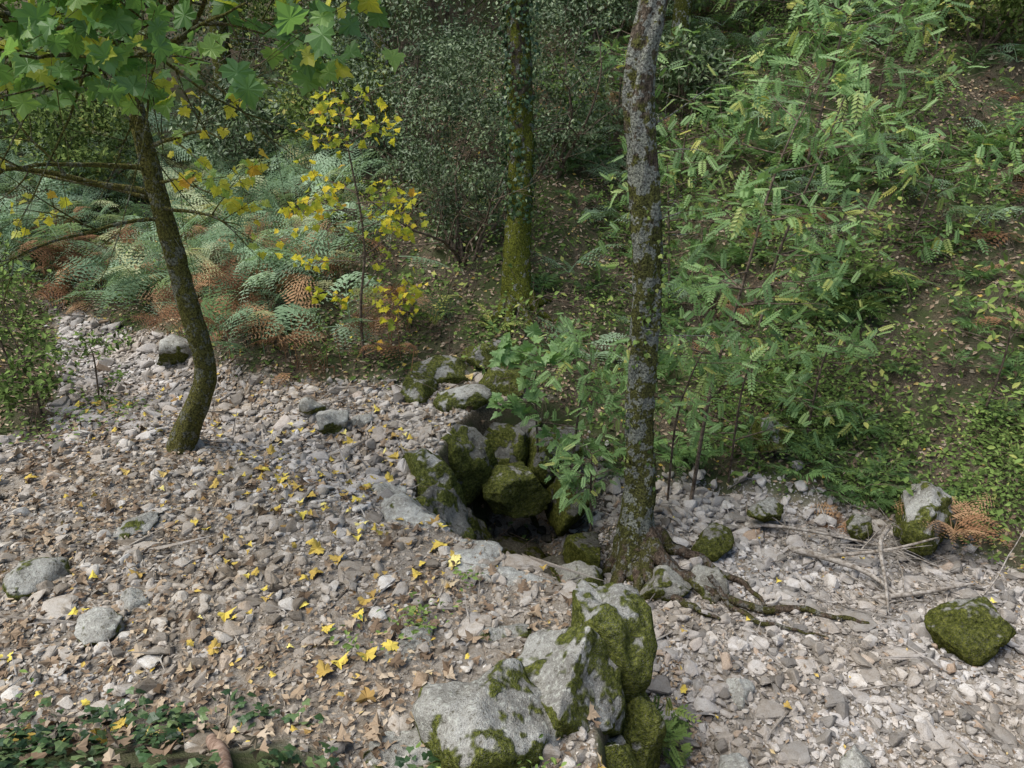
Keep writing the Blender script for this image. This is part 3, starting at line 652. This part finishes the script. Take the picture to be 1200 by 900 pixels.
mb.build('ivy_clad_tree',[B_back,M_ivy])
def rowan(name,path,rad,twigs,L,s,n=.5,mat=M_rowan,tmin=.3,rlo=0,rhi=1,base=None):
    mb=MB();A=crom(np.hstack([np.array(path,float),np.array(rad)[:,None]]),26);mb.tube(A[:,:3],A[:,3],7);tips=[]
    for k in range(twigs):
        i=int(26*rng.uniform(tmin,.99));a=rng.uniform(0,2*PI)
        branch(mb,A[i,:3],(math.cos(a),math.sin(a),.2),L*rng.uniform(.5,1.15),A[i,3]*.5+.002,1,tips,.12,0,2,4,step=.12)
    leaves_on(mb,tips,n,s,base or PIN,1,.03,.9,-.1,rlo,rhi,(0,-.3,1),.3);return mb.build(name,[B_twig,mat])
def P3(*a): return [(x,y,(z if z>-9 else hz(x,y)-.05)) for x,y,z in a]
rowan('rowan_sapling',P3((1.75,6.3,-10),(1.85,6.35,.4),(2.05,6.4,1.4),(2.2,6.4,2.3),(2.5,6.5,3.1)),[.02,.017,.013,.01,.004],28,.9,(.12,.22),.78)
rowan('rowan_sapling',P3((2.6,7.6,-10),(2.7,7.5,1.3),(2.9,7.3,2.3),(3.1,7.2,3.2)),[.018,.015,.01,.004],26,.95,(.12,.22),.75)
rowan('rowan_sapling',P3((3.6,9.6,-10),(3.7,9.5,2.5),(3.8,9.4,3.6),(3.9,9.4,4.6)),[.02,.018,.012,.004],28,1.2,(.15,.27),.72)
rowan('rowan_sapling',P3((1.9,8.6,-10),(1.8,8.5,1.4),(1.7,8.4,2.2)),[.018,.014,.004],16,.8,(.12,.22),.6)
rowan('rowan_sapling',P3((4.6,8.6,-10),(4.6,8.5,1.4),(4.7,8.4,2.4)),[.018,.014,.004],18,.8,(.12,.22),.6)
rowan('rowan_sapling',P3((6.0,9.0,-10),(6.0,8.9,2.0),(6.1,8.8,2.9)),[.018,.014,.004],18,.8,(.13,.24),.6)
rowan('rowan_sapling',P3((5.6,12.0,-10),(5.6,11.9,4.0),(5.6,11.8,5.2)),[.018,.014,.004],20,1.,(.18,.3),.6)
for (sx,sy,sh) in [(4.8,10.4,1.5),(2.3,10.4,1.3),(7.2,10.8,1.6),(1.6,11.8,1.4),(6.4,13.4,2.0),(4.2,12.8,1.6)]:
    zb=hz(sx,sy);rowan('rowan_sapling',[(sx,sy,zb-.05),(sx,sy-.05,zb+sh*.5),(sx+.1,sy-.1,zb+sh)],[.016,.012,.004],16,.9,(.16,.28),.6,tmin=.15)
rowan('rowan_sapling',P3((.55,6.35,-10),(.6,6.2,.1),(.65,6.0,.6),(.7,5.95,1.0)),[.014,.012,.009,.003],20,.5,(.09,.17),.8)
rowan('rowan_sapling',P3((1.5,6.2,-10),(1.45,5.95,.2),(1.5,5.8,.7),(1.6,5.7,1.1)),[.012,.01,.008,.003],14,.5,(.09,.17),.7)
rowan('rowan_sapling',P3((.75,5.9,-10),(.7,5.75,-.3),(.68,5.6,.1)),[.012,.01,.003],14,.4,(.08,.15),.8)
rowan('rowan_sapling',P3((2.2,6.6,-10),(2.15,6.4,.3),(2.2,6.3,.8)),[.012,.01,.003],16,.55,(.10,.18),.75,tmin=.1)
rowan('rowan_sapling',P3((3.0,6.8,-10),(3.0,6.7,.5),(3.1,6.6,.9)),[.012,.01,.003],16,.5,(.10,.18),.75,tmin=.1)
rowan('hazel_sapling',P3((.3,6.6,-10),(.22,6.4,.35),(.25,6.3,.75)),[.012,.01,.003],14,.4,(.1,.16),.45,M_rowan,.3,.3,.9,MM)
rowan('elder_sapling',P3((.88,3.45,-.95),(.88,3.43,-.7),(.86,3.4,-.55)),[.008,.007,.003],12,.2,(.08,.15),.8,M_green,.1,.3,.95)
rowan('hazel_sapling',P3((4.6,6.6,-10),(4.6,6.5,.6),(4.5,6.4,1.3)),[.014,.01,.003],12,.6,(.07,.12),.7,M_green,.2,.4,1,[LEAF])
rowan('holly_sapling',P3((-4.6,6.6,-10),(-4.55,6.5,.5),(-4.6,6.4,1.1)),[.014,.01,.003],16,.5,(.05,.09),2.2,M_green,.05,.0,.8,[LEAF])
rowan('holly_sapling',P3((-5.2,7.2,-10),(-5.2,7.1,.8),(-5.2,7,1.4)),[.014,.01,.003],16,.6,(.05,.09),2.2,M_green,.05,.0,.8,[LEAF])
rowan('holly_sapling',P3((-4.2,6.9,-10),(-4.15,6.9,.45),(-4.1,6.8,.65)),[.01,.008,.003],12,.35,(.04,.07),2.,M_green,.05,.0,.8,[LEAF])
mb=MB();tips=[];xs,ys=scatter(520,-1,9.5,4.6,15,lambda x,y:hillm(x,y)*sstep(.0,2,x+.6))
for x,y in zip(xs,ys):
    a=rng.uniform(0,2*PI);branch(mb,(x,y,hz(x,y)),(math.cos(a)*.8,math.sin(a)*.8,1.1),rng.uniform(.5,1.2),.005,1,tips,.15,-1.6,2,4,step=.12)
leaves_on(mb,tips,.9,(.045,.10),LEAF,1,.03,.9,-.1,.1,1,(0,-.3,1),.4);mb.build('bramble_thicket',[B_twig,M_green])
# ------------------------------------------------------------------ shrubs
def shrub(name,x,y,R,Hh,nleaf,s,mat,stems=6,clumps=50,rlo=0,rhi=1,bark=B_twig,base=LEAFQ,sp=.13):
    mb=MB();z0=hz(x,y);tips=[]
    for k in range(stems):
        a=rng.uniform(0,2*PI);branch(mb,(x+.1*math.cos(a),y+.1*math.sin(a),z0-.05),(math.cos(a)*.5,math.sin(a)*.5,1),Hh*rng.uniform(.6,.95),.025,2,tips,.2,0,4,5,step=.15)
    C=rng.normal(size=(clumps,3));C/=np.linalg.norm(C,axis=1,keepdims=True);C*=rng.uniform(.45,1,(clumps,1))
    C=C*np.array([R,R,Hh*.5])+np.array([x,y,z0+Hh*.58])
    cr=rng.random(clumps)
    k=rng.integers(0,clumps,nleaf);P=C[k]+rng.normal(size=(nleaf,3))*R*sp*np.array([1.2,1.2,.7])
    D=rdir(nleaf)+np.array([0,0,-.2]);N=np.tile([0,-.3,1.],(nleaf,1))+rng.normal(size=(nleaf,3))*.6
    mb.inst(base,frames(D,N,rng.uniform(s[0],s[1],nleaf)),P,np.clip(rlo+(rhi-rlo)*(cr[k]*.5+rng.random(nleaf)*.5),0,1),1)
    leaves_on(mb,tips,.6,s,base,1,.05,rlo=rlo,rhi=rhi)
    return mb.build(name,[bark,mat])
shrub('holly_bush',-.6,9.3,.95,2.5,10000,(.035,.065),M_holly,9,60)
shrub('holly_bush',-1.5,11.2,1.3,3.0,9000,(.045,.08),M_holly,8,80)
shrub('holly_bush',.6,11.0,1.0,2.4,6000,(.045,.08),M_holly,6,60)
for (x,y,R,h,n,mt) in [(-9,17,2.2,4,7000,M_far),(-6,17.5,2.4,4.5,8000,M_holly),(-3.6,15.5,2,3.6,7000,M_far),(-1.2,16,2,4,7000,M_far),(-4.5,13.2,1.0,1.7,4000,M_holly),(-7.5,13.5,1.1,2,4000,M_far),
    (1.5,13.5,1.5,2.6,6000,M_holly),(3.2,15,1.6,2.6,6000,M_far),(5.5,15,1.6,2.4,6000,M_far),(8,14,1.6,2.6,6000,M_far),(6.3,11,.9,1.4,2500,M_far),(10,17,2.4,3.5,6000,M_far),(2.6,12,.8,1.1,2000,M_holly),(6.8,8.7,.8,1.2,2500,M_green),(8.2,10.5,1.,1.6,3500,M_far),(9.6,12.3,1.2,2.0,4000,M_far),(4.9,13.6,.9,1.3,3000,M_green),(-2.8,12.5,1.0,1.7,4000,M_far),(-11,15,2,3.5,6000,M_far),(4.2,18,2.2,3.6,6000,M_far),(0,19,2.4,4,6000,M_far),(7.5,18.5,2.2,3.6,6000,M_far)]:
    shrub('woodland_shrub',x,y,R,h,n,(.06,.12),mt,5,60)
def tree(name,x,y,h,r,mat,bark,nleaf=9000,lo=.35,R=2.2,lean=0,rs=0):
    mb=MB();z0=hz(x,y)
    trunk(mb,[(x,y,z0-.3),(x,y,z0+.1),(x+lean*.2,y,z0+h*.2),(x+lean*.6,y,z0+h*.55),(x+lean,y,z0+h)],[r*1.7,r*1.25,r,r*.7,r*.1],50,14,.12,rs);tips=[]
    for k in range(12):
        t=rng.uniform(lo,.97);a=rng.uniform(0,2*PI);branch(mb,(x+lean*t,y,z0+h*t),(math.cos(a),math.sin(a),.35),R*rng.uniform(.5,1)*(1.2-.6*t),r*.25,2,tips,.18,0,4,5,step=.25)
    P=np.array([t[0] for t in tips]);k=rng.integers(0,len(P),nleaf);P=P[k]+rng.normal(size=(nleaf,3))*.2
    mb.inst(LEAFQ,frames(rdir(nleaf),np.tile([0,0,1.],(nleaf,1))+rng.normal(size=(nleaf,3))*.6,rng.uniform(.08,.15,nleaf)),P,rng.random(nleaf),1)
    return mb.build(name,[bark,mat])
for i,(x,y,h,r,mt) in enumerate([(2.6,12.6,9,.13,M_far),(-5.3,14.5,9,.16,M_far),(-8,15,10,.2,M_holly),(-2.2,14,9,.13,M_far),(-3.6,17,11,.18,M_far),(1.0,15,10,.17,M_far),(4.6,16.5,10,.18,M_far),(7,16,9,.16,M_far),(-10.5,19,11,.22,M_far),(-6.7,20,12,.22,M_far),(10,15.5,9,.18,M_far),(-.5,21,12,.2,M_far),(8.5,21,12,.2,M_far),(3,21,12,.2,M_far)]):
    tree('woodland_tree',x,y,h,r,mt,B_far,3500,.25,2.4,rng.uniform(-.8,.8),i)
# ------------------------------------------------------------------ dead branches
mb=MB()
def gb(pts,r0,r1,seg=7,rough=.15):
    A=crom(np.array(pts,float),24);r=np.linspace(r0,r1,24);r[0]*=.1;r[1]*=.8;r[-2]*=.8;r[-1]*=.1;mb.tube(A,r,seg,0,.5,rough)
tt=[]
gz=lambda x,y,o=.05:(x,y,hz(x,y)+o)
gb([gz(2.45,5.55,.1),gz(2.75,5.35,.12),gz(3.0,5.15,.1),gz(3.15,4.85,.06)],.035,.015)
gb([gz(3.35,5.6,.3),gz(3.15,5.35,.28),gz(3.05,5.0,.15),gz(2.95,4.7,.05)],.022,.01)
gb([gz(2.8,5.5,.05),gz(3.2,5.3,.25),gz(3.6,5.3,.35)],.02,.008)
gb([gz(2.9,4.9,.05),gz(3.3,4.9,.1),gz(3.8,5.0,.1)],.025,.012)
gb([gz(2.3,5.9,.1),gz(2.7,5.75,.15),gz(3.4,5.5,.1)],.02,.008)
for k in range(22):
    x=rng.uniform(2.4,3.9);y=rng.uniform(4.8,5.8);branch(mb,gz(x,y,.08),(rng.normal(),rng.normal()*.6,.2),rng.uniform(.3,.8),.009,1,tt,.3,-.3,3)
mb.build('dead_branches',[B_dead])
mb=MB();tt=[]
xs,ys=scatter(750,-5,8.5,5.0,13.5,lambda x,y:hillm(x,y))
for x,y in zip(xs,ys):
    branch(mb,(x,y,hz(x,y)+.02),(rng.normal(),rng.normal(),rng.uniform(0,1.1)),rng.uniform(.25,1.1),rng.uniform(.003,.008),1,tt,.22,-.25,2,3,step=.15)
xs,ys=scatter(70,-5,1,2.2,6.5,lambda x,y:gravelmask(x,y)*(1-low(x,y)))
for x,y in zip(xs,ys): branch(mb,(x,y,hz(x,y)+.02),(rng.normal(),rng.normal(),0),rng.uniform(.1,.35),.003,0,tt,.2,-.1,1,3,step=.06)
for k in range(80):
    x=rng.uniform(-1.6,1.2);y=rng.uniform(7.1,8.6);branch(mb,(x,y,hz(x,y)+.06),(rng.normal(),rng.normal()*.5,.1),rng.uniform(.4,.9),.006,1,tt,.2,-.2,2,3)
mb.build('brushwood_twigs',[B_twig])
# ------------------------------------------------------------------ ivy patch and herbs near
mb=MB()
di=lambda x,y:sstep(.36,.52,fbm(x*3,y*3,12,3))*sstep(0,.3,3.02+.1*np.sin(x*3)-.12*(x+2)-y)*sstep(-.25,-.7,x)
x,y=scatter(3600,-3.4,-.3,1.5,3.3,di);ground_leaves(mb,x,y,rng.uniform(.03,.07,len(x)),IVY,.02,.45,0,zup=np.abs(rng.normal(0,.05,len(x))))
mb.build('ivy_patch',[M_ivy])
mb=MB()
for (cx,cy,n,r) in [(-.55,3.55,90,.09),(-.15,2.4,160,.12),(.05,2.4,80,.1),(-.3,3.9,30,.06),(-.9,3.3,30,.07),(.75,2.6,60,.1),(1.5,2.9,20,.06),(-2.9,2.9,60,.15),(-4.2,6.2,120,.25),(-3.9,6.6,120,.2)]:
    x=rng.normal(cx,r,n);y=rng.normal(cy,r,n);ground_leaves(mb,x,y,rng.uniform(.025,.05,n),LEAF,.06,.6,0,.2,.9,zup=np.abs(rng.normal(0,.04,n)))
mb.build('ground_herbs',[M_green])
mb=MB();x=rng.uniform(-2.2,-.6,26);y=rng.uniform(2.2,2.8,26);ground_leaves(mb,x,y,rng.uniform(.06,.11,26),[MAPLEC,MAPLED],.07,.5,0,.2,.9);mb.build('dry_leaves',[M_litter])
mb=MB();gb([gz(-1.46,2.68,.03),gz(-1.38,2.55,.05),gz(-1.30,2.44,.06),gz(-1.22,2.30,.05),gz(-1.16,2.15,.05)],.026,.036,14,.15)
mb.build('broken_branch',[B_pink])
# ------------------------------------------------------------------ camera, light
cam=bpy.data.cameras.new('camera');co=bpy.data.objects.new('camera',cam);bpy.context.collection.objects.link(co)
co.location=(0,0,3.0);co.rotation_euler=(math.radians(68),0,0);cam.lens=26.0;cam.sensor_width=36;cam.clip_start=.05;cam.clip_end=300
bpy.context.scene.camera=co
w=bpy.data.worlds.new('World');bpy.context.scene.world=w;w.use_nodes=True;nt=w.node_tree
bg=nt.nodes['Background'];sk=nt.nodes.new('ShaderNodeTexSky');sk.sky_type='NISHITA';sk.sun_disc=False
EL,AZ=math.radians(60),math.radians(-110)
sk.sun_elevation=EL;sk.sun_rotation=AZ
nt.links.new(sk.outputs[0],bg.inputs[0]);bg.inputs[1].default_value=.15
sl=bpy.data.lights.new('sun','SUN');so=bpy.data.objects.new('sun',sl);bpy.context.collection.objects.link(so)
sl.energy=5.0;sl.angle=math.radians(50);sl.color=(1,.965,.91)
dv=Vector((math.sin(AZ)*math.cos(EL),math.cos(AZ)*math.cos(EL),math.sin(EL)))
so.rotation_euler=(-dv).to_track_quat('-Z','Y').to_euler()
sc=bpy.context.scene;sc.view_settings.view_transform='Standard';sc.view_settings.look='None';sc.view_settings.exposure=0
print('BUILD TIME',time.time()-T0)
